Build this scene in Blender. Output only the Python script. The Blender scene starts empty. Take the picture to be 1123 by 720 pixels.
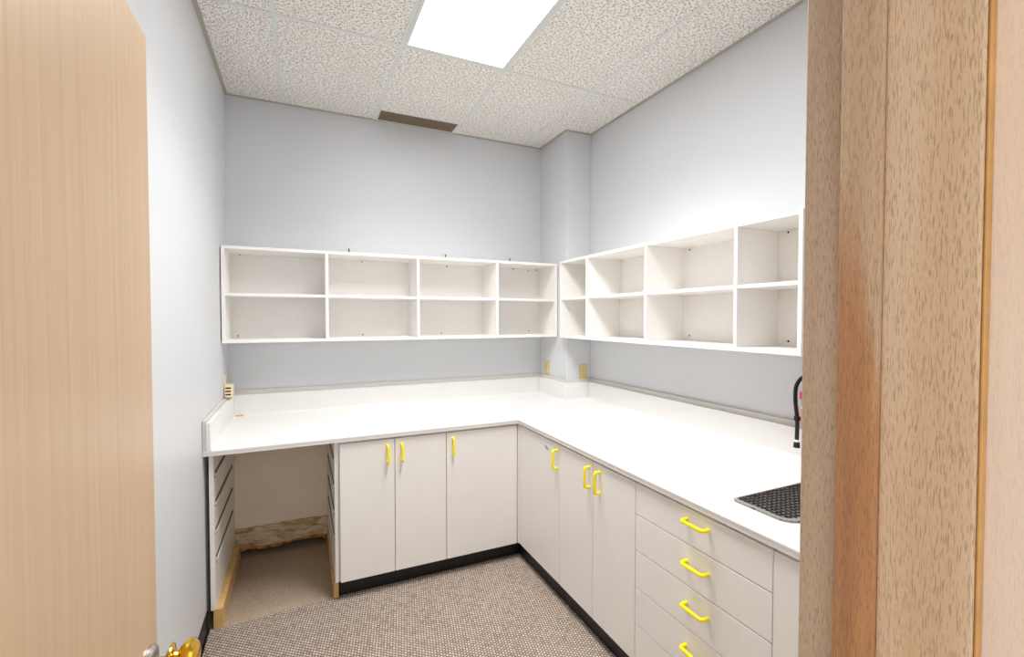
import bpy, bmesh, math, random
from mathutils import Vector, Matrix
random.seed(7)
S = bpy.context.scene
COL = S.collection

# ------------------------------------------------------------------ camera
cam = bpy.data.cameras.new('camera'); co = bpy.data.objects.new('camera', cam); COL.objects.link(co)
cam.sensor_fit = 'HORIZONTAL'; cam.sensor_width = 36.0; cam.lens = 503.32 / 1123 * 36.0
cam.clip_start = 0.02; cam.clip_end = 60
co.location = (0.441, -3.5514, 1.5628)
co.rotation_euler = (math.pi / 2 - 0.024, 0.0, -0.4312)
S.camera = co

# ------------------------------------------------------------------ light and exposure
LAMP_STRENGTH = 6.3           # the troffer's own diffuser
HALL_STRENGTH = 0.75           # daylight-white light of the corridor outside the doorway
EXPOSURE = 1.18
TROFFER_WATTS = 13.0           # downward light of the prismatic troffer lens
W = bpy.data.worlds.new('world'); S.world = W; W.use_nodes = True
bg = W.node_tree.nodes['Background']; bg.inputs[0].default_value = (0.99, 0.99, 1.0, 1); bg.inputs[1].default_value = HALL_STRENGTH
S.cycles.max_bounces = 16; S.cycles.diffuse_bounces = 12      # white rooms live on interreflection
S.view_settings.view_transform = 'Standard'; S.view_settings.look = 'None'
S.view_settings.exposure = EXPOSURE; S.view_settings.gamma = 1.0; S.view_settings.use_curve_mapping = False

al = bpy.data.lights.new('troffer_light', 'AREA'); al.shape = 'RECTANGLE'; al.size = 0.54; al.size_y = 1.14; al.energy = TROFFER_WATTS
al.spread = math.radians(130); al.color = (1.0, 0.99, 0.975)
ao = bpy.data.objects.new('troffer_light', al); COL.objects.link(ao); ao.location = (1.2536, -1.6366, 3.0255 - 0.0045)

# ------------------------------------------------------------------ measurements
RW, H = 2.5732, 3.0255                 # right wall, ceiling
CX, CY = 2.3499, -0.437                # boxed column in the corner
YF = -3.215                            # room face of the front wall
YH = -3.43                             # corridor face
CT = 0.91                              # counter top
YC, XC = -0.918, 1.6961                # counter front edges
YD, XD = -0.9022, 1.7085               # door faces
ZB, ZT = 0.1064, 0.872                 # door bottom / top
TK_Y, TK_X = -0.8385, 1.7444           # toe kick faces
ZS = 1.048                             # top of backsplash
DX0, DX1 = 0.135, 0.179                # open door leaf

# ------------------------------------------------------------------ materials
def lin(c):
    return tuple(((v / 255) / 12.92 if v / 255 <= 0.04045 else ((v / 255 + 0.055) / 1.055) ** 2.4) for v in c) + (1,)

class NT:
    def __init__(s, name):
        s.m = bpy.data.materials.new(name); s.m.use_nodes = True
        s.t = s.m.node_tree; s.b = s.t.nodes['Principled BSDF']
    def n(s, typ, **kw):
        o = s.t.nodes.new(typ)
        for k, v in kw.items(): setattr(o, k, v)
        return o
    def l(s, a, b): s.t.links.new(a, b)
    def val(s, op, a, b=None, clamp=False):
        o = s.n('ShaderNodeMath', operation=op); o.use_clamp = clamp
        for i, v in enumerate((a, b)):
            if v is None: continue
            if isinstance(v, (int, float)): o.inputs[i].default_value = v
            else: s.l(v, o.inputs[i])
        return o.outputs[0]
    def coord(s, scale=(1, 1, 1), rot=(0, 0, 0), loc=(0, 0, 0)):
        tc = s.n('ShaderNodeTexCoord'); mp = s.n('ShaderNodeMapping')
        mp.inputs['Scale'].default_value = scale; mp.inputs['Rotation'].default_value = rot; mp.inputs['Location'].default_value = loc
        s.l(tc.outputs['Object'], mp.inputs[0]); return mp.outputs[0]
    def noise(s, vec, scale=1, detail=2, rough=0.5, dist=0):
        o = s.n('ShaderNodeTexNoise'); s.l(vec, o.inputs['Vector'])
        o.inputs['Scale'].default_value = scale; o.inputs['Detail'].default_value = detail
        o.inputs['Roughness'].default_value = rough; o.inputs['Distortion'].default_value = dist
        return o.outputs['Fac']
    def ramp(s, fac, stops):
        o = s.n('ShaderNodeValToRGB'); e = o.color_ramp.elements
        while len(e) > 1: e.remove(e[-1])
        e[0].position, e[0].color = stops[0]
        for p, c in stops[1:]:
            x = e.new(p); x.color = c
        s.l(fac, o.inputs[0]); return o.outputs[0]
    def mix(s, fac, a, b, mode='MIX'):
        o = s.n('ShaderNodeMix', data_type='RGBA', blend_type=mode)
        if isinstance(fac, (int, float)): o.inputs[0].default_value = fac
        else: s.l(fac, o.inputs[0])
        for i, v in ((6, a), (7, b)):
            if isinstance(v, tuple): o.inputs[i].default_value = v
            else: s.l(v, o.inputs[i])
        return o.outputs[2]
    def bump(s, h, strength=0.3, dist=0.002):
        o = s.n('ShaderNodeBump'); o.inputs['Strength'].default_value = strength; o.inputs['Distance'].default_value = dist
        s.l(h, o.inputs['Height']); s.l(o.outputs[0], s.b.inputs['Normal'])
    def base(s, c):
        if isinstance(c, tuple): s.b.inputs['Base Color'].default_value = c
        else: s.l(c, s.b.inputs['Base Color'])
    def pr(s, rough=0.5, metal=0, spec=0.5, coat=0):
        s.b.inputs['Roughness'].default_value = rough; s.b.inputs['Metallic'].default_value = metal
        s.b.inputs['Specular IOR Level'].default_value = spec; s.b.inputs['Coat Weight'].default_value = coat

def plain(name, c, rough=0.5, metal=0, spec=0.5, coat=0, var=0.03, vs=6.0):
    t = NT(name); c = lin(c)
    f = t.noise(t.coord(), vs, 3)
    d = tuple(v * (1 - var * 2) for v in c[:3]) + (1,)
    t.base(t.ramp(f, [(0.3, d), (0.7, c)])); t.pr(rough, metal, spec, coat); return t.m

M = {}
# painted plasterboard: fine roller stipple
t = NT('wall paint'); v = t.coord()
t.base(t.ramp(t.noise(v, 1.6, 3), [(0.3, lin((205, 207, 210))), (0.7, lin((210, 212, 215)))]))
t.pr(0.42, 0, 0.35); t.bump(t.noise(v, 260, 2), 0.12, 0.001); M['wall'] = t.m
M['cab'] = plain('cabinet laminate', (232, 229, 225), 0.42, 0, 0.4, 0, 0.012)
M['shelf'] = plain('white melamine', (238, 236, 233), 0.45, 0, 0.4, 0, 0.012)
M['beige'] = plain('beige hardboard back', (240, 228, 208), 0.5, 0, 0.3, 0, 0.03)
M['counter'] = plain('counter laminate', (229, 228, 226), 0.38, 0, 0.4, 0, 0.01)
M['edge'] = plain('counter edge laminate', (222, 217, 214), 0.4, 0, 0.4, 0, 0.01)
M['backing'] = plain('painted backing strip', (210, 206, 202), 0.5, 0, 0.3, 0, 0.03)
M['vinyl'] = plain('black vinyl base', (26, 25, 29), 0.4, 0, 0.4, 0, 0.1, 20)
M['tbar'] = plain('ceiling grid steel', (220, 223, 219), 0.45, 0, 0.4)
M['angle'] = plain('ceiling wall angle', (178, 172, 158), 0.5, 0, 0.3)
M['yellow'] = plain('yellow plastic', (255, 236, 0), 0.3, 0, 0.4, 0.1, 0.0)
M['brass'] = plain('polished brass', (230, 186, 70), 0.16, 1.0, 0.5)
M['steel'] = plain('satin steel', (205, 203, 200), 0.25, 1.0, 0.5)
M['plate'] = plain('tan outlet plate', (214, 192, 128), 0.35, 0, 0.5)
M['socket'] = plain('ivory socket', (226, 208, 152), 0.35, 0, 0.5)
M['slot'] = plain('dark slot', (40, 32, 26), 0.7, 0, 0.2)
M['cream'] = plain('cream plastic', (232, 212, 180), 0.4, 0, 0.5)
M['vent'] = plain('brown vent metal', (128, 110, 86), 0.5, 0, 0.4, 0, 0.1, 30)
M['screw'] = plain('dark screw head', (88, 74, 62), 0.4, 0.7, 0.5)
M['rubber'] = plain('black rubber', (22, 22, 24), 0.45, 0, 0.4)
M['mesh'] = plain('dark mesh', (52, 46, 42), 0.45, 0.2, 0.4)
M['rim'] = plain('grey mat rim', (150, 146, 142), 0.45, 0.1, 0.4)
M['red'] = plain('red extinguisher enamel', (205, 40, 40), 0.3, 0, 0.5, 0.3)
M['orange'] = plain('orange paper label', (240, 130, 80), 0.6, 0, 0.3)
M['pink'] = plain('pink paper tag', (232, 70, 120), 0.6, 0, 0.3)
M['white'] = plain('white plastic', (240, 240, 240), 0.4, 0, 0.4)
M['sticker'] = plain('blue grey sticker', (176, 190, 206), 0.5, 0, 0.3, 0, 0.2, 200)
M['groove'] = plain('brown runner channel', (104, 84, 66), 0.55, 0, 0.3, 0, 0.15, 40)

# lay-in ceiling tile with worm-hole fissures
t = NT('fissured ceiling tile'); masks = []
for sc, ang, off, th in (((38, 90, 1), 0.5, (0, 0, 0), 0.18), ((92, 40, 1), -0.35, (3.3, 1.7, 0), 0.17), ((150, 150, 1), 0.2, (7, 2, 0), 0.09)):
    v = t.coord(sc, (0, 0, ang), off)
    nz = t.n('ShaderNodeTexNoise'); t.l(v, nz.inputs['Vector']); nz.inputs['Scale'].default_value = 0.9; nz.inputs['Detail'].default_value = 2
    add = t.n('ShaderNodeVectorMath', operation='MULTIPLY_ADD'); t.l(nz.outputs['Color'], add.inputs[0]); add.inputs[1].default_value = (0.9, 0.9, 0); t.l(v, add.inputs[2])
    vo = t.n('ShaderNodeTexVoronoi', voronoi_dimensions='2D'); t.l(add.outputs[0], vo.inputs['Vector']); vo.inputs['Scale'].default_value = 1.0
    mr = t.n('ShaderNodeMapRange'); t.l(vo.outputs['Distance'], mr.inputs[0]); mr.inputs[1].default_value = th * 0.7; mr.inputs[2].default_value = th * 1.25
    mr.inputs[3].default_value = 1; mr.inputs[4].default_value = 0; masks.append(mr.outputs[0])
mk = t.val('MAXIMUM', t.val('MAXIMUM', masks[0], masks[1]), masks[2])
basec = t.ramp(t.noise(t.coord(), 2.5, 4), [(0.3, lin((238, 236, 231))), (0.7, lin((243, 241, 237)))])
t.base(t.mix(mk, basec, lin((160, 142, 118)))); t.pr(0.9, 0, 0.1)  # shade inside the fissure holes is put into the colour as dark tan
t.bump(t.val('SUBTRACT', 1.0, mk), 0.5, 0.003); M['tile'] = t.m

# woven commercial carpet: diagonal basket of tan, brown and mauve yarns
def carpet(name, pitch, cols, dark, depth, amp):
    t = NT(name); v = t.coord((1 / pitch, 1 / pitch, 1), (0, 0, math.radians(38)))
    sp = t.n('ShaderNodeSeparateXYZ'); t.l(v, sp.inputs[0])
    u, w = sp.outputs[0], sp.outputs[1]
    row = t.val('FLOOR', w)
    u2 = t.val('ADD', u, t.val('MULTIPLY', row, 0.5))
    cu = t.val('FLOOR', u2)
    sx = t.val('SINE', t.val('MULTIPLY', t.val('FRACT', u2), math.pi)); sy = t.val('SINE', t.val('MULTIPLY', t.val('FRACT', w), math.pi))
    loop = t.val('POWER', t.val('MULTIPLY', sx, sy), 0.8)
    cb = t.n('ShaderNodeCombineXYZ'); t.l(cu, cb.inputs[0]); t.l(row, cb.inputs[1])
    wn = t.n('ShaderNodeTexWhiteNoise', noise_dimensions='2D'); t.l(cb.outputs[0], wn.inputs['Vector'])
    yarn = t.ramp(wn.outputs['Value'], [(i / (len(cols) - 1), lin(c)) for i, c in enumerate(cols)])
    fuzz = t.noise(t.coord(), 900, 2)
    wear = t.noise(t.coord(), 1.4, 3)
    f = t.val('MULTIPLY', loop, 1.0, True)
    c = t.mix(t.val('MULTIPLY', t.val('SUBTRACT', 1.0, f), amp), yarn, lin(dark))
    c = t.mix(t.val('MULTIPLY', wear, 0.25), c, lin(cols[0]))
    t.base(c); t.pr(0.95, 0, 0.05)
    t.bump(t.val('ADD', loop, t.val('MULTIPLY', fuzz, 0.4)), 0.7, depth); return t.m
M['carpet'] = carpet('woven carpet', 0.015, [(208, 191, 174), (222, 207, 190), (176, 158, 145), (232, 220, 206), (194, 176, 163)], (80, 66, 60), 0.004, 1.15)
M['oldcarpet'] = carpet('old carpet', 0.007, [(190, 171, 152), (172, 154, 136), (202, 183, 164)], (136, 116, 100), 0.002, 0.6)

# veneered door: straight fine grain
t = NT('oak veneer'); v = t.coord((60, 60, 0.7)); v2 = t.coord((230, 230, 2.2)); v3 = t.coord((5, 5, 0.25))
a = t.ramp(t.noise(v, 1, 4, 0.6), [(0.3, lin((182, 154, 122))), (0.55, lin((196, 169, 137))), (0.75, lin((203, 178, 147)))])
b = t.ramp(t.noise(v2, 1, 2, 0.6), [(0.34, lin((176, 144, 108))), (0.5, lin((199, 171, 141)))])
c = t.mix(0.4, a, b); c = t.mix(t.val('MULTIPLY', t.noise(v3, 1, 2), 0.4), c, lin((196, 162, 122)))
t.base(c); t.pr(0.36, 0, 0.45, 0.0); t.bump(t.noise(v2, 1, 2), 0.05, 0.0005); M['veneer'] = t.m

# solid oak frame: open pores as dark dashes, cathedral bands
def oak(name, c0, c1, c2, stain=None, pores=1.0):
    t = NT(name); v = t.coord((1200, 1200, 100)); vb = t.coord((26, 26, 0.9)); vf = t.coord((300, 300, 3))
    band = t.ramp(t.noise(vb, 1, 3, 0.55, 0.6), [(0.28, lin(c0)), (0.5, lin(c1)), (0.72, lin(c2))])
    fine = t.noise(vf, 1, 2)
    c = t.mix(t.val('MULTIPLY', fine, 0.35), band, lin(c0))
    if stain:
        vs = t.coord((14, 14, 1.1)); mk = t.n('ShaderNodeMapRange')
        sp = t.n('ShaderNodeSeparateXYZ'); t.l(t.coord(), sp.inputs[0])
        e = t.val('ADD', t.val('MULTIPLY', sp.outputs[2], -0.62), t.noise(vs, 1, 3, 0.6, 0.8))
        t.l(e, mk.inputs[0]); mk.inputs[1].default_value = -0.56; mk.inputs[2].default_value = -0.46
        c = t.mix(t.val('MULTIPLY', mk.outputs[0], 0.75), c, t.ramp(t.noise(t.coord((60, 60, 3)), 1, 3), [(0.3, lin(stain)), (0.75, lin((180, 122, 72)))]))
    dens = t.noise(t.coord((30, 30, 0.8), (0, 0, 0), (2, 5, 1)), 1, 2)
    p = t.n('ShaderNodeMapRange'); t.l(t.val('ADD', t.noise(v, 1, 1, 0.4), t.val('MULTIPLY', dens, 0.12)), p.inputs[0])
    p.inputs[1].default_value = 0.60; p.inputs[2].default_value = 0.71
    c = t.mix(t.val('MULTIPLY', p.outputs[0], 0.4 * pores), c, lin((104, 80, 58)))
    t.base(c); t.pr(0.42, 0, 0.4); t.bump(t.val('SUBTRACT', 1.0, p.outputs[0]), 0.25 * pores, 0.0006); return t.m
M['oak'] = oak('oak frame', (198, 166, 130), (210, 184, 154), (214, 193, 170))
M['oakdark'] = oak('weathered oak', (172, 148, 126), (188, 166, 144), (198, 178, 158))
M['oakstain'] = oak('stained oak stop', (174, 142, 110), (188, 160, 130), (200, 176, 148), (150, 92, 50))
M['oakplain'] = oak('pale oak casing', (222, 196, 168), (228, 210, 192), (220, 210, 210), None, 0.25)
M['golden'] = plain('golden oak edge', (196, 148, 84), 0.4, 0, 0.4, 0, 0.1, 40)
M['pine'] = oak('raw pine cleat', (200, 158, 96), (216, 180, 120), (228, 198, 142), None, 0.3)
t = NT('water damaged board'); n1 = t.noise(t.coord((7, 7, 26)), 1, 5, 0.65, 1.0)
t.base(t.ramp(n1, [(0.32, lin((112, 86, 60))), (0.44, lin((186, 160, 126))), (0.6, lin((220, 204, 176))), (0.8, lin((204, 178, 140)))]))
t.pr(0.85, 0, 0.15); t.bump(n1, 0.6, 0.004); M['rot'] = t.m
t = NT('splintered wood'); n1 = t.noise(t.coord((40, 10, 10)), 1, 4, 0.6)
t.base(t.ramp(n1, [(0.35, lin((120, 70, 32))), (0.6, lin((196, 140, 78)))])); t.pr(0.9, 0, 0.1); t.bump(n1, 0.6, 0.003); M['splinter'] = t.m
# lit acrylic diffuser
t = NT('lit diffuser'); v = t.coord((1, 1, 1))
nz = t.noise(t.coord((7, 0.6, 1)), 1, 2)
em = t.ramp(nz, [(0.3, (0.985, 0.98, 0.985, 1)), (0.7, (1, 0.995, 0.985, 1))]); t.base(lin((240, 240, 245))); t.pr(0.4)
t.l(em, t.b.inputs['Emission Color']); t.b.inputs['Emission Strength'].default_value = LAMP_STRENGTH; M['lamp'] = t.m

# ------------------------------------------------------------------ mesh helpers
def box(bm, x0, x1, y0, y1, z0, z1, bev=0.0, seg=1):
    vs = [bm.verts.new(p) for p in ((x0, y0, z0), (x1, y0, z0), (x1, y1, z0), (x0, y1, z0), (x0, y0, z1), (x1, y0, z1), (x1, y1, z1), (x0, y1, z1))]
    fs = [bm.faces.new([vs[i] for i in q]) for q in ((0, 3, 2, 1), (4, 5, 6, 7), (0, 1, 5, 4), (1, 2, 6, 5), (2, 3, 7, 6), (3, 0, 4, 7))]
    if bev > 0:
        es = list({e for f in fs for e in f.edges})
        bmesh.ops.bevel(bm, geom=es, offset=bev, segments=seg, profile=0.6, affect='EDGES')
    return bm

def prism(bm, pts, z0, z1, bev=0):
    lo = [bm.verts.new((x, y, z0)) for x, y in pts]; hi = [bm.verts.new((x, y, z1)) for x, y in pts]
    n = len(pts); fs = [bm.faces.new(list(reversed(lo))), bm.faces.new(hi)]
    for i in range(n): fs.append(bm.faces.new([lo[i], lo[(i + 1) % n], hi[(i + 1) % n], hi[i]]))
    return bm

def tube(bm, path, r, seg=12, cap=True):
    """circular section swept along a path; r is a radius or one radius per point"""
    P = [Vector(p) for p in path]; rings = []
    up = None
    for i, p in enumerate(P):
        tg = ((P[min(i + 1, len(P) - 1)] - P[max(i - 1, 0)])).normalized()
        if up is None:
            a = Vector((0, 0, 1)) if abs(tg.z) < 0.9 else Vector((1, 0, 0)); up = (a - tg * a.dot(tg)).normalized()
        else: up = (up - tg * up.dot(tg)).normalized()
        sd = tg.cross(up); rr = r[i] if isinstance(r, (list, tuple)) else r
        rings.append([bm.verts.new(p + (up * math.cos(2 * math.pi * k / seg) + sd * math.sin(2 * math.pi * k / seg)) * rr) for k in range(seg)])
    for a, b in zip(rings, rings[1:]):
        for k in range(seg): bm.faces.new([a[k], a[(k + 1) % seg], b[(k + 1) % seg], b[k]])
    if cap: bm.faces.new(list(reversed(rings[0]))); bm.faces.new(rings[-1])
    return bm

def lathe(bm, prof, origin, axis='x', seg=40):
    """profile [(distance along axis, radius)]"""
    o = Vector(origin); rings = []
    A = {'x': Vector((1, 0, 0)), 'y': Vector((0, 1, 0)), 'z': Vector((0, 0, 1))}[axis]
    B = {'x': Vector((0, 1, 0)), 'y': Vector((0, 0, 1)), 'z': Vector((1, 0, 0))}[axis]; C = A.cross(B)
    for d, r in prof:
        r = max(r, 1e-4)
        rings.append([bm.verts.new(o + A * d + (B * math.cos(2 * math.pi * k / seg) + C * math.sin(2 * math.pi * k / seg)) * r) for k in range(seg)])
    for a, b in zip(rings, rings[1:]):
        for k in range(seg): bm.faces.new([a[k], a[(k + 1) % seg], b[(k + 1) % seg], b[k]])
    bm.faces.new(list(reversed(rings[0]))); bm.faces.new(rings[-1])
    return bm

def new(): return bmesh.new()

def wpos(o):
    p = Vector((0, 0, 0))
    while o: p = p + o.location; o = o.parent
    return p

def obj(name, bm, mat, parent=None, smooth=False, label=None, origin=None):
    """link a bmesh given in world metres as ONE object"""
    bmesh.ops.recalc_face_normals(bm, faces=bm.faces)
    base = wpos(parent) if parent else Vector((0, 0, 0))
    if origin is not None: loc = Vector(origin) - base
    else: loc = Vector((0, 0, 0))
    bmesh.ops.translate(bm, verts=bm.verts, vec=-(base + loc))
    me = bpy.data.meshes.new(name); bm.to_mesh(me); bm.free()
    for m in (mat if isinstance(mat, list) else [mat]): me.materials.append(m)
    if smooth:
        for p in me.polygons: p.use_smooth = True
        try: me.set_sharp_from_angle(angle=math.radians(35))
        except Exception: pass
    o = bpy.data.objects.new(name, me); COL.objects.link(o); o.location = loc
    if parent: o.parent = parent
    if label: o['label'] = label
    return o

def thing(name, label, cat, loc, group=None):
    o = bpy.data.objects.new(name, None); COL.objects.link(o); o.location = loc; o.empty_display_size = 0.1
    return tag(o, label, cat, group)

def tag(o, label, cat, group=None):
    o['label'] = label; o['category'] = cat
    if group: o['group'] = group
    return o

def struct(name, bm, mat, parent=None, smooth=False):
    o = obj(name, bm, mat, parent, smooth)
    if parent is None: o['kind'] = 'structure'
    return o

# ------------------------------------------------------------------ the room shell
HX0, HX1, HY = -1.6, 3.2, -5.4           # corridor extent of the floor
bm = new()
def quad(bm, x0, x1, y0, y1, mi):
    f = bm.faces.new([bm.verts.new(p) for p in ((x0, y0, 0), (x1, y0, 0), (x1, y1, 0), (x0, y1, 0))]); f.material_index = mi
AL = -0.862
quad(bm, HX0, HX1, HY, YF, 0); quad(bm, -0.1, RW + 0.1, YF, AL - 0.02, 0)
f = bm.faces.new([bm.verts.new(p) for p in ((-0.1, AL - 0.02, 0), (0.62, AL - 0.02, 0), (0.62, AL + 0.025, 0), (0.0, AL - 0.019, 0))]); f.material_index = 0
f = bm.faces.new([bm.verts.new(p) for p in ((0.0, AL - 0.019, 0), (0.62, AL + 0.025, 0), (0.62, 0.1, 0), (-0.1, 0.1, 0), (-0.1, AL - 0.02, 0))]); f.material_index = 1
quad(bm, 0.62, RW + 0.1, AL - 0.02, 0.1, 0)
struct('floor', bm, [M['carpet'], M['oldcarpet']])
struct('wall_left', box(new(), -0.1, 0, YH, 0.1, 0, H + 0.1), M['wall'])
struct('wall_back', box(new(), 0, RW + 0.1, 0, 0.1, 0, H + 0.1), M['wall'])
struct('wall_right', box(new(), RW, RW + 0.1, YH, 0, 0, H + 0.1), M['wall'])
struct('wall_column', box(new(), CX, RW, CY, 0, 0, H + 0.05, 0.004, 2), M['wall'])
# front wall with the doorway
OX0, OX1, OZ = 0.150, 0.978, 2.128       # rough opening
bm = new(); box(bm, 0, OX0, YH, YF, 0, H + 0.1); box(bm, OX1, RW, YH, YF, 0, H + 0.1); box(bm, OX0, OX1, YH, YF, OZ, H + 0.1)
struct('wall_front', bm, M['wall'])
struct('ceiling', box(new(), 0, RW, YF, 0, H, H + 0.05), M['tile'])
# T-bars of the ceiling grid and the wall angle
TX = (0.3356, 0.9488, 1.5583, 2.1681); TY = (-1.0272, -2.246)
bm = new(); zb = H - 0.0025
for x in TX: box(bm, x - 0.0105, x + 0.0105, YF + 0.02, -0.02, zb, H, 0.0008)
for y in TY: box(bm, 0.02, RW - 0.02, y - 0.012, y + 0.012, zb - 0.0004, H, 0.0008)
struct('trim_1', bm, M['tbar'])
bm = new(); d = 0.02; z = H - 0.004
box(bm, 0, d, YF, 0, z, H); box(bm, d, CX, -d, 0, z, H); box(bm, CX - d, CX, CY, -d, z, H)
box(bm, CX - d, RW, CY - d, CY, z, H); box(bm, RW - d, RW, YF, CY - d, z, H)
struct('trim_2', bm, M['angle'])
# black vinyl base along the left wall, ending at the open cabinet
bm = new(); box(bm, 0, 0.006, YF, YC + 0.055, 0.001, 0.1, 0.002); box(bm, 0.006, 0.014, YF, YC + 0.055, 0.001, 0.012, 0.003)
struct('baseboard_left', bm, M['vinyl'])

# oak door frame: trim pieces, each side its stop and casing
JX = 0.961
bm = new(); box(bm, JX, OX1 - 0.0005, -3.262, YF + 0.001, 0.001, 2.118, 0.0015); struct('trim_3', bm, M['oakdark'])
bm = new(); box(bm, 0.947, JX, -3.2965, -3.2595, 0.001, 2.106, 0.0015, 2); struct('trim_4', bm, M['oakstain'], None, True)
bm = new(); box(bm, 0.953, OX1 - 0.0005, -3.3675, -3.2965, 0.001, 2.112, 0.002, 2); struct('trim_5', bm, M['oak'])
bm = new(); box(bm, 0.9630, OX1 - 0.0005, YH, -3.3675, 0.001, 2.118, 0.001)
box(bm, 0.972, 1.03, YH - 0.014, YH, 0.001, 2.18, 0.004, 2); struct('trim_6', bm, M['oakplain'])
bm = new(); box(bm, 0.9545, 0.9629, -3.3705, -3.3677, 0.001, 2.11, 0.001, 1); struct('trim_7', bm, M['golden'])
bm = new(); box(bm, JX + 0.022, 1.045, YF, YF + 0.011, 0.001, 2.18, 0.003, 2); struct('trim_8', bm, M['golden'])
bm = new(); box(bm, OX0 + 0.0005, DX0 + 0.032, YH, YF, 0.001, 2.118, 0.0015); box(bm, OX0 + 0.001, 0.185, -3.373, -3.262, 0.001, 2.105, 0.002)
struct('trim_9', bm, M['oak'])
bm = new(); box(bm, 0.168, 0.952, YH, YF, 2.112, OZ - 0.0005, 0.0015); box(bm, 0.186, 0.9465, -3.373, -3.262, 2.100, 2.112, 0.002)
struct('trim_10', bm, M['oak'])

# open door leaf, swung in parallel to the left wall
DY0, DY1, DZ = -3.212, -2.456, 2.096
bm = new(); box(bm, DX0, DX1, DY0, DY1, 0.012, DZ, 0.0022, 2)
door = struct('door_1', bm, M['veneer'])
KY, KZ = -2.517, 0.922
obj('rosette', lathe(new(), [(0, 0.034), (0.006, 0.034), (0.010, 0.031), (0.012, 0.022), (0.012, 0.012)], (DX1, KY, KZ)), M['steel'], door, True, 'satin steel rosette')
kb = obj('knob', lathe(new(), [(0.012, 0.010), (0.026, 0.010), (0.031, 0.022), (0.035, 0.0285), (0.038, 0.027), (0.041, 0.015), (0.046, 0.013), (0.050, 0.020), (0.056, 0.0265), (0.064, 0.0295), (0.072, 0.0275), (0.078, 0.020), (0.081, 0.008)], (DX1, KY, KZ)), M['brass'], door, True, 'polished brass knob')
obj('latch_plate', box(new(), DX0 + 0.010, DX1 - 0.010, DY1, DY1 + 0.0015, KZ - 0.029, KZ + 0.029, 0.0004), M['brass'], door, False, 'brass latch plate')

# ------------------------------------------------------------------ D-pull handle
PULL = 0.098
def pull(face, axis_out, center, vertical=True):
    """yellow D handle: two feet, rounded corners, straight grip"""
    out = Vector(axis_out); al = Vector((0, 0, 1)) if vertical else Vector((0, 1, 0)) if abs(out.x) > 0.5 else Vector((1, 0, 0))
    c = Vector(center); h = PULL / 2; d = 0.030; R = 0.011; path = []
    path.append(c - al * h); path.append(c - al * h + out * (d - R))
    for k in range(1, 6):
        a = k / 6 * math.pi / 2; path.append(c - al * h + out * (d - R) + out * (R * math.sin(a)) + al * (R * (1 - math.cos(a))))
    path.append(c - al * (h - R) + out * d); path.append(c + al * (h - R) + out * d)
    for k in range(1, 6):
        a = k / 6 * math.pi / 2; path.append(c + al * (h - R) + out * (d - R) + al * (R * math.sin(a)) + out * (R * math.cos(a)))
    path.append(c + al * h + out * (d - R)); path.append(c + al * h)
    bm = new(); tube(bm, path, 0.0068, 14)
    return bm

# ------------------------------------------------------------------ countertop with its splashes
ct = thing('countertop', 'white L-shaped laminate countertop running along back and right walls', 'countertop', (0.0, YC, 0.886))
G = 0.0015
pts = [(G, YC), (XC, YC), (XC, YF + 0.003), (RW - G, YF + 0.003), (RW - G, CY - G), (CX - G, CY - G), (CX - G, -G), (G, -G)]
obj('worktop', prism(new(), pts, 0.9035, CT), M['counter'], ct)
bm = new(); e = 0.0012
pts2 = [(G, YC + e), (XC + e, YC + e), (XC + e, YF + 0.003), (XC + 0.03, YF + 0.003), (XC + 0.03, YC + 0.03), (G, YC + 0.03)]
prism(bm, pts2, 0.886, 0.9034); obj('front_edge', bm, M['edge'], ct, False, 'pale edge band with a thin dark seam')
bm = new()
prism(bm, [(G, YC + 0.03), (XC + 0.03, YC + 0.03), (XC + 0.03, YF + 0.003), (RW - G, YF + 0.003), (RW - G, CY - G), (CX - G, CY - G), (CX - G, -G), (G, -G)], 0.886, 0.9034)
obj('core_board', bm, M['edge'], ct)
def splash(x0, x1, y0, y1, ax, sgn):
    """white splash board with a cove foot; ax is the axis it faces"""
    bm = new(); box(bm, x0, x1, y0, y1, CT, ZS, 0.0012)
    r = 0.014; prof = [(0, 0)] + [(r - r * math.sin(a), r - r * math.cos(a)) for a in [k / 6 * math.pi / 2 for k in range(7)]]
    n = len(prof); rows = []
    for endv in (0, 1):
        row = []
        for p, z in prof:
            if ax == 'y':
                yy = (y0 if sgn < 0 else y1) + sgn * p; row.append(bm.verts.new((x1 if endv else x0, yy, CT + z)))
            else:
                xx = (x0 if sgn < 0 else x1) + sgn * p; row.append(bm.verts.new((xx, y1 if endv else y0, CT + z)))
        rows.append(row)
    bm.faces.new(rows[0]); bm.faces.new(list(reversed(rows[1])))
    for i in range(n): bm.faces.new([rows[0][i], rows[0][(i + 1) % n], rows[1][(i + 1) % n], rows[1][i]])
    return bm
B0, B1 = 0.0155, 0.0345                  # backing thickness, splash front
for (x0, x1, y0, y1, ax, sg) in ((B0 + 0.0005, B1, YC + 0.002, -B1 - 0.001, 'x', 1), (B0 + 0.001, CX - B1 - 0.001, -B1, -B0 - 0.0005, 'y', -1), (CX - B1, CX - B0 - 0.0005, CY - 0.034, -B0 - 0.001, 'x', -1),
                                 (CX - B0, RW - B1 - 0.001, CY - B1, CY - B0 - 0.0005, 'y', -1), (RW - B1, RW - B0 - 0.0005, YF + 0.004, CY - B0 - 0.001, 'x', -1)):
    obj('backsplash', splash(x0, x1, y0, y1, ax, sg), M['counter'], ct)
zk = ZS + 0.027
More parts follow.
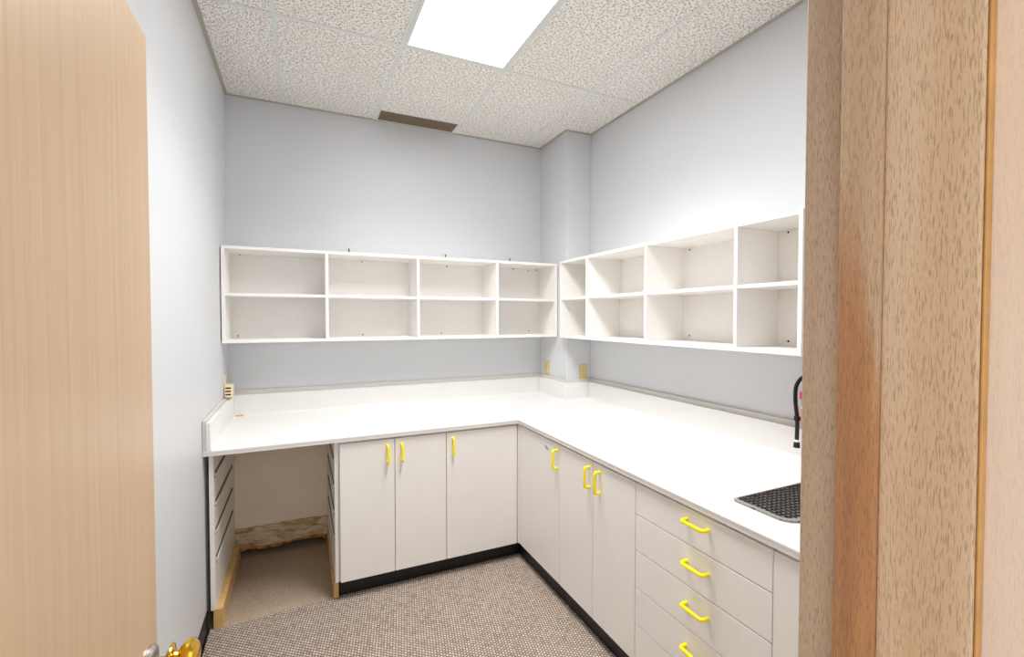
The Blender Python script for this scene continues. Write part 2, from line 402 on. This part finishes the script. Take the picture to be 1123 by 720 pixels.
for (x0, x1, y0, y1) in ((G, B0, YC + 0.004, -G), (B0, CX - G, -B0, -G), (CX - B0, CX - G, CY - B0, -B0 - 0.001), (CX, RW - G, CY - B0, CY - G), (RW - B0, RW - G, YF + 0.004, CY - B0 - 0.001)):
    obj('backing_strip', box(new(), x0, x1, y0, y1, CT + 0.0003, zk if x0 > 0.01 or y0 > -0.5 else ZS + 0.012, 0.002, 2), M['backing'], ct, False, 'grey painted strip on the wall behind the splash')

# ------------------------------------------------------------------ base cabinets
def cab_back(name, label, x0, x1, doors, tk=None):
    """cabinet on the back wall; doors = [(x0, x1, handle x)]"""
    t = thing(name, label, 'cabinet', ((x0 + x1) / 2, YD, 0.001), 'base cabinets under the counter')
    obj('body', box(new(), x0 + 0.0008, x1 - 0.0008, YD + 0.0195, -0.045, ZB, 0.885, 0.001), M['cab'], t)
    obj('toe_kick', box(new(), x0 + 0.0008, tk or x1 - 0.0008, TK_Y, TK_Y + 0.016, 0.001, ZB - 0.0005, 0.001), M['vinyl'], t, False, 'black vinyl toe kick')
    for a, b, hx in doors:
        d = obj('door', box(new(), a + 0.0019, b - 0.0019, YD, YD + 0.018, ZB, ZT, 0.0012), M['cab'], t)
        obj('handle', pull(None, (0, -1, 0), (hx, YD, 0.789)), M['yellow'], d, True, 'yellow plastic D-shaped pull')
    return t
def cab_right(name, label, y0, y1, doors, tk=None):
    """cabinet on the right wall; y0 > y1 (towards the camera); doors = [(y0, y1, handle y)]"""
    t = thing(name, label, 'cabinet', (XD, (y0 + y1) / 2, 0.001), 'base cabinets under the counter')
    obj('body', box(new(), XD + 0.0195, RW - 0.045, y1 + 0.0008, y0 - 0.0008, ZB, 0.885, 0.001), M['cab'], t)
    obj('toe_kick', box(new(), TK_X, TK_X + 0.016, y1 + 0.0008, tk or y0 - 0.0008, 0.001, ZB - 0.0005, 0.001), M['vinyl'], t, False, 'black vinyl toe kick')
    for a, b, hy in doors:
        d = obj('door', box(new(), XD, XD + 0.018, b + 0.0019, a - 0.0019, ZB, ZT, 0.0012), M['cab'], t)
        if hy is not None: obj('handle', pull(None, (-1, 0, 0), (XD, hy, 0.789)), M['yellow'], d, True, 'yellow plastic D-shaped pull')
    return t
cab_back('base_cabinet', 'white two-door base cabinet on the back wall, right of the open knee space', 0.6213, 1.2268, [(0.6245, 0.922, 0.882), (0.922, 1.2268, 0.961)])
c = cab_back('base_cabinet', 'white one-door base cabinet on the back wall in the inner corner', 1.2268, 1.700, [(1.2268, 1.6965, 1.266)], TK_X - 0.0005)
c = cab_right('base_cabinet', 'white one-door base cabinet on the right wall, small sticker beside its pull', -0.908, -1.4136, [(-0.910, -1.4136, -1.390)], TK_Y + 0.016)
obj('corner_filler', box(new(), XD - 0.007, XD + 0.018, -0.9075, -0.8845, ZB, 0.885, 0.001), M['cab'], c)
dr = [o for o in c.children if o.name.startswith('door')][0]
bm = new(); prism(bm, [(-1.245, 0.828), (-1.262, 0.834), (-1.296, 0.822), (-1.292, 0.806), (-1.275, 0.812), (-1.258, 0.810)], XD - 0.0006, XD - 0.0001)
for v in bm.verts: y, z, x = v.co; v.co = (x, y, z)
obj('sticker', bm, M['sticker'], dr, False, 'torn blue-grey sticker remnant')
cab_right('base_cabinet', 'white two-door base cabinet on the right wall with paired yellow pulls, beside the drawers', -1.4136, -2.0355, [(-1.4136, -1.7252, -1.699), (-1.7252, -2.0355, -1.783)])
t = thing('drawer_cabinet', 'white base cabinet with five drawers and horizontal yellow pulls', 'cabinet', (XD, -2.345, 0.001), 'base cabinets under the counter')
obj('body', box(new(), XD + 0.0195, RW - 0.045, -2.6512, -2.0363, ZB, 0.885, 0.001), M['cab'], t)
obj('toe_kick', box(new(), TK_X, TK_X + 0.016, -2.6512, -2.0363, 0.001, ZB - 0.0005, 0.001), M['vinyl'], t, False, 'black vinyl toe kick')
zl = [ZT, 0.741, 0.588, 0.430, 0.274, ZB]
for i, hz in enumerate((0.832, 0.678, 0.524, 0.368, 0.205)):
    d = obj('drawer', box(new(), XD, XD + 0.018, -2.6510, -2.0372, zl[i + 1] + 0.0017, zl[i] - (0.0017 if i else 0), 0.0012), M['cab'], t)
    obj('handle', pull(None, (-1, 0, 0), (XD, -2.367, hz), False), M['yellow'], d, True, 'yellow plastic D-shaped pull')
cab_right('base_cabinet', 'white plain-fronted base cabinet beside the drawers, partly behind the door frame', -2.652, YF + 0.004, [(-2.652, YF + 0.006, None)])

# open cabinet where the drawers are gone
t = thing('open_cabinet', 'open white base cabinet without drawers, bare runner channels and damaged wood inside', 'cabinet', (0.33, YD, 0.001))
LX0, LX1, RX0, RX1 = 0.020, 0.040, 0.600, 0.6205
ZR = (0.785, 0.640, 0.498, 0.356)
def side(x0, x1):
    return obj('side_panel', box(new(), x0, x1, YC + 0.035, -0.13, ZB - 0.004, 0.885, 0.0012), M['cab'], t)
lp, rp = side(LX0, LX1), side(RX0, RX1)
for panel, xf, sg in ((lp, LX1, 1), (rp, RX0, -1)):
    for z in ZR:
        y0 = YC + 0.075
        a, b = sorted((xf, xf + sg * 0.004))
        bm = new(); box(bm, a, b, y0, -0.24, z - 0.006, z + 0.006, 0.001)
        rn = obj('runner', bm, M['groove'], panel, False, 'dark runner channel')
        a, b = sorted((xf, xf + sg * 0.0085))
        obj('lip', box(new(), a, b, y0, -0.24, z - 0.0115, z - 0.0065, 0.001), M['shelf'], rn)
        obj('screw', lathe(new(), [(0, 0.005), (0.003, 0.005), (0.005, 0.002)], (xf if sg > 0 else xf - 0.005, y0 - 0.017, z - 0.02), 'x', 10), M['steel'], panel, True)
obj('back_panel', box(new(), LX1, RX0, -0.128, -0.12, 0.185, 0.885), M['beige'], t)
# weathered rail at the foot of the back, its lower edge torn
bm = new(); n = 40; x0, x1 = LX1 + 0.001, RX0 - 0.001; rows = []
random.seed(3)
for i in range(n + 1):
    u = i / n; x = x0 + (x1 - x0) * u
    zt_ = 0.190 + 0.0015 * math.sin(u * 40) - (0.004 if u > 0.85 else 0); zb_ = 0.068 + 0.006 * math.sin(u * 9 + 1)
    rows.append([bm.verts.new(p) for p in ((x, -0.155, zb_), (x, -0.150, zt_), (x, -0.130, zt_), (x, -0.130, zb_))])
for a, b in zip(rows, rows[1:]):
    for k in range(4): bm.faces.new([a[k], a[(k + 1) % 4], b[(k + 1) % 4], b[k]])
bm.faces.new(rows[0]); bm.faces.new(list(reversed(rows[-1])))
rail = obj('back_rail', bm, M['rot'], t, False, 'bare water-stained wooden rail')
bm = new(); rows = []
for i in range(n + 1):
    u = i / n; x = x0 + (x1 - x0) * u; zt_ = 0.067 + 0.006 * math.sin(u * 9 + 1)
    dp = 0.010 + 0.016 * random.random() * (1 - 0.5 * u) + (0.018 if u > 0.93 or u < 0.06 else 0) - (0.006 if 0.45 < u < 0.8 else 0)
    rows.append([bm.verts.new(p) for p in ((x, -0.158, zt_ - dp), (x, -0.158, zt_), (x, -0.132, zt_), (x, -0.132, zt_ - dp * 0.8))])
for a, b in zip(rows, rows[1:]):
    for k in range(4): bm.faces.new([a[k], a[(k + 1) % 4], b[(k + 1) % 4], b[k]])
bm.faces.new(rows[0]); bm.faces.new(list(reversed(rows[-1])))
obj('torn_edge', bm, M['splinter'], rail, False, 'splintered brown lower edge')
for a, b in ((LX0 + 0.008, 0.070), (RX0 - 0.008, RX1 - 0.002)):
    bm = new(); box(bm, a, b, YC + 0.046 if a < 0.3 else YC + 0.066, -0.132, 0.001, ZB - 0.005, 0.003, 2)
    obj('base_cleat', bm, M['pine'], t, False, 'raw yellow pine cleat on the floor')

# ------------------------------------------------------------------ wall shelf units
Z0, Z1, TH = 1.4061, 1.9986, 0.018
def screws(t, pts, axis, mat='screw'):
    for p in pts: obj('screw', lathe(new(), [(0, 0.005), (-0.002, 0.005), (-0.004, 0.0025)] if axis == 'y' else [(0, 0.005), (-0.002, 0.005), (-0.004, 0.0025)], p, axis, 12), M[mat], t, True)
t = thing('wall_shelf', 'long white eight-cubby shelf unit hung on the back wall', 'shelf unit', (1.17, -0.15, Z0), 'open shelf units hung above the counter')
X0, X1, YF0, YB0 = 0.006, 2.3440, -0.3014, -0.003
dv = [0.5995, 1.2035, 1.8155]
obj('top_panel', box(new(), X0, X1, YF0, YB0, Z1 - TH, Z1, 0.001), M['shelf'], t)
obj('bottom_panel', box(new(), X0, X1, YF0, YB0, Z0, Z0 + TH, 0.001), M['shelf'], t)
obj('back_panel', box(new(), X0 + TH, X1 - TH, YB0 - 0.006, YB0, Z0 + TH, Z1 - TH), M['shelf'], t)
for x in (X0, X1 - TH): obj('side_panel', box(new(), x, x + TH, YF0, YB0, Z0 + TH + 0.0003, Z1 - TH - 0.0003, 0.001), M['shelf'], t)
for x in dv: obj('divider', box(new(), x - TH / 2, x + TH / 2, YF0 + 0.001, YB0 - 0.0065, Z0 + TH + 0.0003, Z1 - TH - 0.0003, 0.001), M['shelf'], t)
ed = [X0 + TH] + [v for x in dv for v in (x - TH / 2, x + TH / 2)] + [X1 - TH]
for i in range(0, 8, 2): obj('shelf', box(new(), ed[i] + 0.0005, ed[i + 1] - 0.0005, YF0 + 0.004, YB0 - 0.0065, 1.694, 1.711, 0.0012), M['shelf'], t)
screws(t, [(0.077, YB0 - 0.006, 1.979), (0.059, YB0 - 0.006, 1.441), (0.855, YB0 - 0.006, 1.974), (0.857, YB0 - 0.006, 1.436), (1.500, YB0 - 0.006, 1.968), (1.453, YB0 - 0.006, 1.441), (2.083, YB0 - 0.006, 1.973), (2.225, YB0 - 0.006, 1.966), (2.300, YB0 - 0.006, 1.971), (2.231, YB0 - 0.006, 1.446)], 'y')
for x in (0.765, 1.490, 2.050):
    bm = new(); tube(bm, [(x, -0.012, Z1 - 0.002), (x, -0.012, 2.054), (x, -0.010, 2.060), (x, -0.004, 2.062)], 0.004, 8)
    obj('hanging_hook', bm, M['screw'], t, True, 'dark metal hook at the wall')

t = thing('wall_shelf', 'white cubby shelf unit hung on the right wall, from column to door frame', 'shelf unit', (RW - 0.15, -1.4, Z0), 'open shelf units hung above the counter')
XF, XB = RW - 0.2975, RW - 0.003; Y0, Y1 = -0.4545, -2.358
dv = [-0.8185, -1.4295, -2.0440]
obj('top_panel', box(new(), XF, XB, Y1, Y0, Z1 - TH, Z1, 0.001), M['shelf'], t)
obj('bottom_panel', box(new(), XF, XB, Y1, Y0, Z0, Z0 + TH, 0.001), M['shelf'], t)
obj('back_panel', box(new(), XB - 0.006, XB, Y1 + TH, Y0 - TH, Z0 + TH, Z1 - TH), M['shelf'], t)
for y in (Y0 - TH, Y1): obj('side_panel', box(new(), XF, XB, y, y + TH, Z0 + TH + 0.0003, Z1 - TH - 0.0003, 0.001), M['shelf'], t)
for y in dv: obj('divider', box(new(), XF + 0.001, XB - 0.0065, y - TH / 2, y + TH / 2, Z0 + TH + 0.0003, Z1 - TH - 0.0003, 0.001), M['shelf'], t)
ed = [Y0 - TH] + [v for y in dv for v in (y + TH / 2, y - TH / 2)] + [Y1 + TH]
for i in range(0, 8, 2): obj('shelf', box(new(), XF + 0.004, XB - 0.0065, ed[i + 1] + 0.0005, ed[i] - 0.0005, 1.696, 1.713, 0.0012), M['shelf'], t)
screws(t, [(XB - 0.006, -1.489, 1.968), (XB - 0.006, -1.489, 1.455), (XB - 0.006, -2.100, 1.970), (XB - 0.006, -2.108, 1.449)], 'x')

# ------------------------------------------------------------------ ceiling light and vent
lx0, lx1, ly0, ly1 = TX[1] + 0.0125, TX[2] - 0.0125, TY[1] + 0.0125, TY[0] - 0.0125
t = thing('ceiling_light', 'bright rectangular fluorescent troffer set in the ceiling grid', 'ceiling light', ((lx0 + lx1) / 2, (ly0 + ly1) / 2, H))
bm = new(); fw = 0.018; z0 = H - 0.0035
box(bm, lx0, lx0 + fw, ly0, ly1, z0, H - 0.0002); box(bm, lx1 - fw, lx1, ly0, ly1, z0, H - 0.0002)
box(bm, lx0 + fw, lx1 - fw, ly0, ly0 + fw, z0, H - 0.0002); box(bm, lx0 + fw, lx1 - fw, ly1 - fw, ly1, z0, H - 0.0002)
obj('frame', bm, M['tbar'], t)
obj('diffuser', box(new(), lx0 + fw, lx1 - fw, ly0 + fw, ly1 - fw, z0 + 0.0005, H - 0.0002), M['lamp'], t, False, 'glowing white diffuser')
vx0, vx1, vy0, vy1 = TX[1] + 0.0125, TX[2] - 0.0125, -0.200, -0.021
t = thing('air_vent', 'narrow brown slotted air vent in the ceiling along the back wall', 'vent', ((vx0 + vx1) / 2, -0.11, H))
bm = new(); q = 0.008; z0 = H - 0.004
box(bm, vx0, vx0 + q, vy0, vy1, z0, H - 0.0003); box(bm, vx1 - q, vx1, vy0, vy1, z0, H - 0.0003); box(bm, vx0 + q, vx1 - q, vy0, vy0 + q, z0, H - 0.0003); box(bm, vx0 + q, vx1 - q, vy1 - q, vy1, z0, H - 0.0003)
obj('frame', bm, M['tbar'], t)
obj('backing', box(new(), vx0 + q, vx1 - q, vy0 + q, vy1 - q, H - 0.0012, H - 0.0003), M['slot'], t)
for k in range(9):
    y = vy0 + q + 0.006 + k * 0.0186
    obj('louver', box(new(), vx0 + q, vx1 - q, y, y + 0.0145, H - 0.0034, H - 0.0014, 0.0005), M['vent'], t)

# ------------------------------------------------------------------ outlets
def outlet(label, c, ax):
    """duplex outlet; c = centre on the wall, ax 'x' faces -x, 'y' faces -y"""
    t = thing('wall_outlet', label, 'outlet', c, 'tan duplex outlets on the column')
    def bx(u0, u1, z0, z1, d0, d1, bev=0.0):
        bm = new()
        if ax == 'y': box(bm, c[0] + u0, c[0] + u1, c[1] - d1, c[1] - d0, c[2] + z0, c[2] + z1, bev, 2)
        else: box(bm, c[0] - d1, c[0] - d0, c[1] + u0, c[1] + u1, c[2] + z0, c[2] + z1, bev, 2)
        return bm
    obj('plate', bx(-0.036, 0.036, -0.058, 0.058, 0.0003, 0.006, 0.002), M['plate'], t)
    for z in (-0.0245, 0.0245):
        s = obj('socket', bx(-0.017, 0.017, z - 0.016, z + 0.016, 0.006, 0.0085, 0.001), M['socket'], t)
        bm = new()
        for u, zz, w, h in ((-0.007, 0.004, 0.0016, 0.006), (0.007, 0.004, 0.0016, 0.005), (0, -0.008, 0.003, 0.003)):
            b2 = bx(u - w, u + w, z + zz - h, z + zz + h, 0.0086, 0.0089); me = bpy.data.meshes.new('tmp'); b2.to_mesh(me); b2.free(); bm.from_mesh(me); bpy.data.meshes.remove(me)
        obj('slots', bm, M['slot'], s, False, 'dark plug slots')
    p = (c[0], c[1] - 0.006, c[2]) if ax == 'y' else (c[0] - 0.006, c[1], c[2])
    obj('screw', lathe(new(), [(0, 0.0035), (-0.0018, 0.003)], p, ax, 10), M['screw'], t, True)
outlet('tan duplex outlet on the left side of the column, nearer the back wall', (CX, -0.128, 1.135), 'x')
outlet('tan duplex outlet on the front of the column, nearer the right wall', (2.503, CY, 1.128), 'y')

# cream multi-plug tap in the left corner
t = thing('outlet_adapter', 'cream block of plug sockets on the left wall above the splash corner', 'outlet', (0.0, -0.16, 1.12))
AY0, AY1, AZ0, AZ1 = -0.235, -0.125, 1.066, 1.142
obj('plate', box(new(), 0.0003, 0.006, -0.222, -0.138, 1.078, 1.205, 0.002, 2), M['cream'], t)
bd = obj('body', box(new(), 0.0065, 0.048, AY0, AY1, AZ0, AZ1, 0.005, 3), M['cream'], t, True)
for z in (1.084, 1.104, 1.124):
    bm = new(); box(bm, 0.012, 0.042, AY0 - 0.0004, AY0 + 0.001, z - 0.0045, z + 0.0045)
    obj('slot', bm, M['slot'], bd, False, 'dark plug slot')
bm = new(); x0 = 0.052; box(bm, 0.042, 0.090, -0.060, -0.0485, CT + 0.0004, CT + 0.009, 0.002, 2)
sc = obj('wood_scrap', bm, M['pine'], None, False, None, (0.066, -0.054, CT + 0.0004))
tag(sc, 'small tan wood scrap lying in the back left corner of the counter', 'wood scrap')

# ------------------------------------------------------------------ mesh mat on the counter
MX0, MX1, MY0, MY1, MR = 1.832, 2.262, -2.622, -2.404, 0.05
t = thing('mesh_mat', 'dark diamond-mesh mat with grey rim lying on the counter near the door frame', 'mat', ((MX0 + MX1) / 2, (MY0 + MY1) / 2, CT + 0.0003))
def rrect(x0, x1, y0, y1, r, n=8):
    out = []
    rs = {0: r * 0.35, 1: r * 0.35, 2: r, 3: r}
    for i, (cx, cy, a0) in enumerate(((x0, y1, 180), (x1, y1, 90), (x1, y0, 0), (x0, y0, 270))):
        rr = rs[i]; sx = 1 if cx == x0 else -1; sy = 1 if cy == y0 else -1
        for k in range(n + 1):
            a = math.radians(a0 - 90 * k / n); out.append((cx + sx * rr + rr * math.cos(a), cy + sy * rr + rr * math.sin(a)))
    return out
def inside(p, poly):
    c = False; x, y = p
    for (ax, ay), (bx_, by) in zip(poly, poly[1:] + poly[:1]):
        if (ay > y) != (by > y) and x < (bx_ - ax) * (y - ay) / (by - ay) + ax: c = not c
    return c
outl = rrect(MX0, MX1, MY0, MY1, MR)
inn = rrect(MX0 + 0.014, MX1 - 0.014, MY0 + 0.014, MY1 - 0.006, MR - 0.01)
bm = new(); n = len(outl); ring = [[bm.verts.new((x, y, CT + z)) for x, y in pl] for pl, z in ((outl, 0.0005), (outl, 0.0075), (inn, 0.0085), (inn, 0.0005))]
for a, b in zip(ring, ring[1:] + ring[:1]):
    for k in range(n): bm.faces.new([a[k], a[(k + 1) % n], b[(k + 1) % n], b[k]])
obj('rim', bm, M['rim'], t, False, 'mid-grey rounded rim')
bm = new(); pitch = 0.0195; mc = Vector(((MX0 + MX1) / 2, (MY0 + MY1) / 2))
for ang, zz in ((80, 0.0050), (-10, 0.0038)):
    dv_ = Vector((math.cos(math.radians(ang)), math.sin(math.radians(ang)))); nv = Vector((-dv_.y, dv_.x))
    for k in range(-24, 25):
        run = []                          # clip each strand to the outline
        for i in range(401):
            p = mc + nv * (k * pitch) + dv_ * (-0.3 + 0.6 * i / 400)
            if inside((p.x, p.y), outl): run.append((p.x, p.y, CT + zz))
        if len(run) > 2: tube(bm, [run[0], run[-1]], 0.0027, 8)
obj('wire_mesh', bm, M['mesh'], t, True, 'dark diamond mesh')

# ------------------------------------------------------------------ fire extinguisher beside the shelf end
EX, EY, ER = 2.486, -2.288, 0.052
zb = 1.082
t = thing('fire_extinguisher', 'small red fire extinguisher with black hose mounted on the right wall behind the door frame', 'fire extinguisher', (EX, EY, zb))
obj('cylinder', lathe(new(), [(0, ER * 0.86), (0.006, ER * 0.97), (0.014, ER), (0.150, ER), (0.168, ER * 0.93), (0.182, ER * 0.7), (0.190, ER * 0.38), (0.205, ER * 0.34)], (EX, EY, zb), 'z'), M['red'], t, True)
obj('label_band', lathe(new(), [(0.022, ER + 0.0006), (0.075, ER + 0.0006)], (EX, EY, zb), 'z'), M['orange'], t, True, 'orange paper label')
obj('instruction_band', lathe(new(), [(0.0755, ER + 0.0006), (0.090, ER + 0.0006)], (EX, EY, zb), 'z'), M['white'], t, True, 'white label strip')
obj('inspection_tag', box(new(), EX - 0.056, EX - 0.0535, EY + 0.006, EY + 0.034, zb + 0.125, zb + 0.155, 0.0006), M['pink'], t, False, 'pink inspection tag')
obj('valve', lathe(new(), [(0.205, 0.016), (0.222, 0.018), (0.234, 0.016), (0.240, 0.008)], (EX, EY, zb), 'z', 20), M['steel'], t, True)
obj('wall_bracket', box(new(), EX + ER + 0.001, RW - 0.001, EY - 0.02, EY + 0.02, zb + 0.03, zb + 0.20, 0.002), M['steel'], t, False, 'steel wall bracket')
bm = new(); tube(bm, [(EX - 0.005, EY + 0.005, zb + 0.236), (EX, EY - 0.05, zb + 0.248), (EX, EY - 0.11, zb + 0.255)], 0.008, 10)
obj('lever', bm, M['steel'], t, True)
hp = []
P4 = [(EX, EY + 0.014, 1.297), (EX - 0.005, EY + 0.052, 1.296), (EX - 0.012, EY + 0.078, 1.255), (EX - 0.012, EY + 0.082, 1.19), (EX - 0.012, EY + 0.074, 1.12), (EX - 0.012, EY + 0.072, 1.06), (EX - 0.012, EY + 0.073, 1.012)]
def catmull(P, n=10):
    P = [Vector(p) for p in P]; Q = [P[0] * 2 - P[1]] + P + [P[-1] * 2 - P[-2]]; out = []
    for i in range(1, len(Q) - 2):
        for k in range(n):
            s = k / n; a, b, c_, d_ = Q[i - 1], Q[i], Q[i + 1], Q[i + 2]
            out.append(0.5 * ((2 * b) + (c_ - a) * s + (2 * a - 5 * b + 4 * c_ - d_) * s * s + (3 * b - a - 3 * c_ + d_) * s ** 3))
    return out + [P[-1]]
hz = obj('hose', tube(new(), catmull(P4), 0.0085, 12), M['rubber'], t, True, 'black rubber hose')
hx, hy = EX - 0.012, EY + 0.073
obj('hose_ring', lathe(new(), [(0, 0.0095), (0.010, 0.0095)], (hx, hy, 1.001), 'z', 16), M['white'], hz, True, 'white ring')
obj('nozzle', lathe(new(), [(0, 0.013), (0.004, 0.014), (0.022, 0.012), (0.026, 0.009)], (hx, hy, 0.975), 'z', 16), M['rubber'], hz, True)
obj('hose_clip', lathe(new(), [(0, 0.0135), (0.016, 0.0135)], (hx, hy - 0.001, 1.10), 'z', 16), M['rubber'], hz, True)
